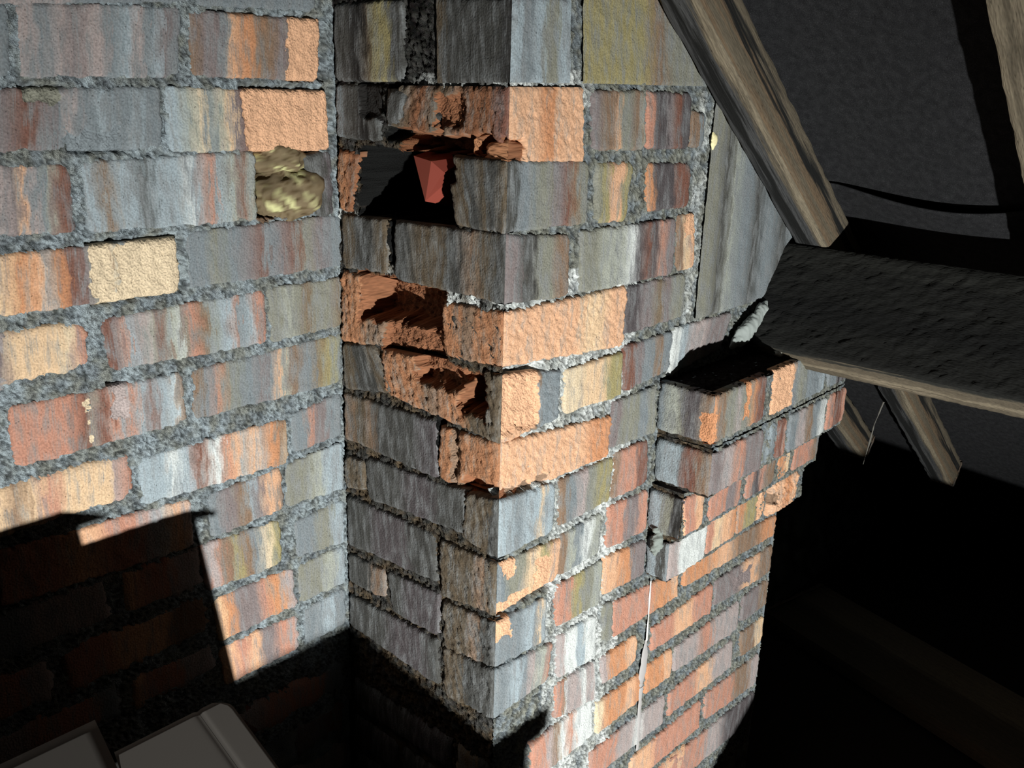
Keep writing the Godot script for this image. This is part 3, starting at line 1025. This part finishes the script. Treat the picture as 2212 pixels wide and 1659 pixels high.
func felt() -> void:
	var m := felt_material()
	var none := func(_z): return 0.0
	var upper := felt_sheet(-0.27, 0.95, -1.6, -0.005, func(s, z): return 0.082 + 0.004 * sin(z * 19.0 + s * 3.0), none, m)
	tag(upper, "upper sheet of dark grey roofing felt, sagging between the rafters above the lap", "roofing felt", "roofing felt")
	var sag := func(s, z):
		var k: float = clampf((z - 0.06) / 0.31, 0.0, 1.0)
		return 0.079 - 0.024 * sin(PI * pow(k, 1.2)) * exp(-maxf(0.0, s + 0.03) * 9.0)
	var lower := felt_sheet(-0.27, 0.95, -0.03, 1.9, sag, func(z): return 0.012 * sin(PI * clampf((z - 0.06) / 0.31, 0.0, 1.0)), m)
	tag(lower, "lower sheet of dark felt, its loose top edge curving just above the purlin", "roofing felt", "roofing felt")


func slab(called: String, lo: Vector3, hi: Vector3, m: Material) -> MeshInstance3D:
	var o := put(called, prism(PackedVector2Array([Vector2(lo.x, lo.y), Vector2(hi.x, lo.y), Vector2(hi.x, hi.y), Vector2(lo.x, hi.y)]), lo.z, hi.z), m)
	return o


func setting(o: Node, label: String, category: String) -> void:
	tag(o, label, category)
	o.set_meta("kind", "structure")


func room() -> void:
	var dark := flat_mat("dusty_boards", Color8(40, 36, 33), 1.0)
	setting(slab("floor", Vector3(-2.3, FLOOR_Y - 0.1, -D - 0.3), Vector3(2.4, FLOOR_Y, 3.4), dark), "dark dusty attic floor lost in shadow", "floor")
	setting(slab("wall_right", Vector3(-2.3, FLOOR_Y - 0.1, 3.3), Vector3(2.4, 2.1, 3.4), dark), "dark far wall of the attic opposite the brick gable", "wall")
	setting(slab("wall_back", Vector3(-2.4, FLOOR_Y - 0.1, -D - 0.3), Vector3(-2.2, 2.1, 3.4), dark), "dark wall of the attic behind the viewer", "wall")
	var st := prism(PackedVector2Array([Vector2(-2.4, 0.14), Vector2(2.6, 0.14), Vector2(2.6, 0.2), Vector2(-2.4, 0.2)]), -D - 0.3, 3.4)
	var roof := put("ceiling", st, flat_mat("roof_boards", Color8(40, 38, 36), 1.0))
	roof.transform = Transform3D(Basis(Vector3(0.8, -0.6, 0), Vector3(0.6, 0.8, 0), Vector3(0, 0, 1)), ROOF_P)
	setting(roof, "dark sloping roof above the felt and rafters", "ceiling")


# ---------------------------------------------------------------- loose things

func loose_things() -> void:
	# yellow filler pushed into the hole where a header is missing
	var foam := holder("foam_filler", Vector3.ZERO)
	tag(foam, "yellowed foam filler bulging from a hole where a brick is missing in the gable wall", "foam filler")
	var fm := StandardMaterial3D.new()
	fm.resource_name = "old_foam"
	fm.vertex_color_use_as_albedo = true
	fm.roughness = 1.0
	fm.metallic_specular = 0.1
	put("foam_lump", foam_blob(Vector3(-0.066, -0.127, -D - 0.012), Vector3(0.050, 0.033, 0.024), 31), fm, foam)
	put("foam_lump", foam_blob(Vector3(-0.074, -0.088, -D - 0.02), Vector3(0.046, 0.020, 0.022), 47), fm, foam)
	# hanging cobweb
	var web := put("cobweb_strand", lumpy_tube([Vector3(0.63, -0.432, 0.195), Vector3(0.628, -0.47, 0.187), Vector3(0.627, -0.50, 0.184), Vector3(0.626, -0.535, 0.18)], [0.0014, 0.0008, 0.0014, 0.0006, 0.0002], Vector3.ONE, 0.0014), flat_mat("cobweb", Color8(84, 82, 78), 1.0))
	tag(web, "dusty cobweb strand hanging from the lower edge of the purlin", "cobweb")
	# flat boards low at the left, tilted so that the lamp only grazes them
	var gm := flat_mat("grey_board", Color8(104, 99, 95), 0.95)
	var t := tan(deg_to_rad(22.0))
	grey_board("packing_board", -0.475, -0.343, -0.553, tan(deg_to_rad(23.0)), gm, "grey packing board with a rounded corner and a crease, low at the left", 0.03)
	grey_board("packing_board", -0.95, -0.465, -0.513, t, gm, "grey packing board at the far lower left, lying a little higher than the creased one", 0.0)
	var bx := put("shadow_body", prism(PackedVector2Array([Vector2(-0.9, FLOOR_Y), Vector2(-0.3, FLOOR_Y), Vector2(-0.305, -0.8), Vector2(-0.342, -0.566), Vector2(-0.458, -0.566), Vector2(-0.464, -0.527), Vector2(-0.9, -0.527)]), -0.028, -0.006), flat_mat("black_body", Color8(26, 25, 24), 0.95))  # added blocker, black and shaped to fill out the shadow of the boards
	tag(bx, "black body added under the grey packing boards to fill out their shadow", "shadow_blocker")
	# blockers added out of view to shade the foot of the walls
	var wood := flat_mat("blocker_wood", Color8(96, 80, 62), 0.95)
	var pl := slab("shadow_plank", Vector3(-1.0, -0.908, 0.32), Vector3(-0.207, -0.881, 0.5), wood)
	tag(pl, "rough board added out of view to shade the foot of the walls", "shadow_plank")
	var cr := slab("shadow_block", Vector3(-0.95, FLOOR_Y, 0.34), Vector3(-0.24, -0.908, 0.5), wood)
	tag(cr, "block added out of view under the rough board to deepen its shadow", "shadow_block")
	var wedge := put("shadow_wedge", prism(PackedVector2Array([Vector2(-0.17, FLOOR_Y), Vector2(1.1, FLOOR_Y), Vector2(1.1, -0.992), Vector2(0.335, -0.995), Vector2(0.141, -1.117), Vector2(0.033, -1.186)]), 0.66, 0.8), flat_mat("wedge_body", Color8(110, 100, 80), 1.0))  # added wedge, shaped to cast the slanting shadow on the breast's front
	tag(wedge, "wedge added on the floor out of view to shade the lower right", "shadow blocker")
	var jo := beam("floor_board", Vector3(1.56, -1.27, -0.22), Vector3(-0.42, 0.0, 1.4), Vector3(-0.24, 0, -0.05), Vector3(0, -0.04, 0), ["520 420", "520", "520", "520"], ["r.5", "r.5", "r.5", "r.5"], 0.02, 0.05, 5.0)
	tag(jo, "dim wide board lying on the floor under the eaves at lower right", "board")


func foam_blob(at: Vector3, size: Vector3, sd: int) -> ArrayMesh:
	var st := SurfaceTool.new()
	st.begin(Mesh.PRIMITIVE_TRIANGLES)
	var nu := 48
	var nv := 30
	for j in nv + 1:
		for i in nu + 1:
			var a := TAU * i / nu
			var b := PI * j / nv
			var q := Vector3(sin(b) * cos(a), cos(b), sin(b) * sin(a))
			var k := 1.0 + blobs.get_noise_3d(q.x * 0.010 + sd, q.y * 0.010, q.z * 0.010) * 0.34 + crumbs.get_noise_3d(q.x * 0.03, q.y * 0.03 + sd, q.z * 0.03) * 0.03
			var w := blobs.get_noise_3d((q.x + q.y * 0.6) * 0.02 + sd, (q.y - q.x * 0.5) * 0.008, q.z * 0.01)
			var c := Color8(112, 99, 78).lerp(Color8(188, 186, 138), clampf(w * 3.2 - 0.55, 0, 1)).lerp(Color8(66, 52, 36), clampf(crumbs.get_noise_3d(q.x * 0.05, q.y * 0.05, sd) * 2.0 - 0.15, 0, 0.9))
			st.set_color(c.srgb_to_linear())
			st.add_vertex(at + q * size * k)
	for j in nv:
		for i in nu:
			var a := j * (nu + 1) + i
			for k in [a, a + nu + 2, a + 1, a, a + nu + 1, a + nu + 2]:
				st.add_index(k)
	st.generate_normals()
	return st.commit()


func grey_board(called: String, x0: float, x1: float, y: float, t: float, m: Material, label: String, crease: float) -> void:
	# a thin board whose far edge (towards the wall) is the higher one; x runs along the wall
	var st := SurfaceTool.new()
	st.begin(Mesh.PRIMITIVE_TRIANGLES)
	var nx := 40
	var nz := 20
	var deep := 0.085 if crease > 0.0 else 0.16
	var per := (nx + 1) * (nz + 1)
	for side in 2:
		for j in nz + 1:
			for i in nx + 1:
				var f := float(i) / nx
				var g := float(j) / nz
				var z := -0.032 + deep * g
				var x := lerpf(x0, x1 + g * (0.0 if crease > 0.0 else -0.02), f)
				var yy := y - deep * g * t - side * 0.006
				if crease > 0.0:
					var c := absf(x - (x1 - crease)) * 1000.0
					yy -= 0.0016 * exp(-c * c / 5.0)
					var k := maxf(0.0, 1.0 - g * 7.0)       # the far corner is cut round
					x -= maxf(0.0, x - (x1 - 0.02)) * k * k * 0.7
				st.add_vertex(Vector3(x, yy, z))
	for side in 2:
		for j in nz:
			for i in nx:
				var a := side * per + j * (nx + 1) + i
				var o := [a, a + 1, a + nx + 2, a, a + nx + 2, a + nx + 1]
				if side == 1:
					o = [a, a + nx + 2, a + 1, a, a + nx + 1, a + nx + 2]
				for k in o:
					st.add_index(k)
	for i in nx:
		for j in [0, nz]:
			var a: int = j * (nx + 1) + i
			for k in [a, a + per, a + 1, a + 1, a + per, a + per + 1]:
				st.add_index(k)
	for j in nz:
		for i in [0, nx]:
			var a: int = j * (nx + 1) + i
			for k in [a, a + per, a + nx + 1, a + nx + 1, a + per, a + per + nx + 1]:
				st.add_index(k)
	st.generate_normals()
	tag(put(called, st.commit(), m), label, "board", "packing boards")


# ---------------------------------------------------------------- the lamp, out of the picture to the right of the viewer

func work_lamp() -> void:
	var o := holder("work_lamp", LAMP_AT)
	tag(o, "small battery work lamp standing on the floor behind the viewer", "lamp")
	var aim := (Vector3(0.12, -1.0, 0.0) - LAMP_AT).normalized()
	var turn := Basis.looking_at(aim)
	var body := flat_mat("lamp_body", Color8(40, 40, 42), 0.6)
	var tube := CylinderMesh.new()
	tube.top_radius = 0.034
	tube.bottom_radius = 0.028
	tube.height = 0.05
	var b := put("housing", tube, body, o)
	b.basis = turn * Basis(Vector3(1, 0, 0), -PI / 2)
	b.position = -aim * 0.035
	var lens := CylinderMesh.new()
	lens.top_radius = 0.026
	lens.bottom_radius = 0.026
	lens.height = 0.006
	var glow := flat_mat("lamp_lens", Color8(255, 250, 240), 0.4)
	glow.emission_enabled = true
	glow.emission = Color(0.99, 1.0, 0.98)
	glow.emission_energy_multiplier = 4.0
	var l := put("lens", lens, glow, o)
	l.basis = b.basis
	l.position = -aim * 0.006
	var leg := CylinderMesh.new()
	leg.top_radius = 0.012
	leg.bottom_radius = 0.03
	leg.height = LAMP_AT.y - FLOOR_Y - 0.02
	var s := put("stand", leg, body, o)
	s.position = Vector3(0, -(LAMP_AT.y - FLOOR_Y) * 0.5 - 0.01, 0) - aim * 0.04
	var light := SpotLight3D.new()
	light.name = "beam"
	light.light_color = Color(0.99, 1.0, 0.98)
	light.light_energy = 17.5
	light.light_size = 0.026
	light.spot_angle = 34.0
	light.spot_angle_attenuation = 1.0
	light.spot_range = 8.0
	light.spot_attenuation = 2.0
	light.shadow_enabled = true
	light.basis = turn
	o.add_child(light)
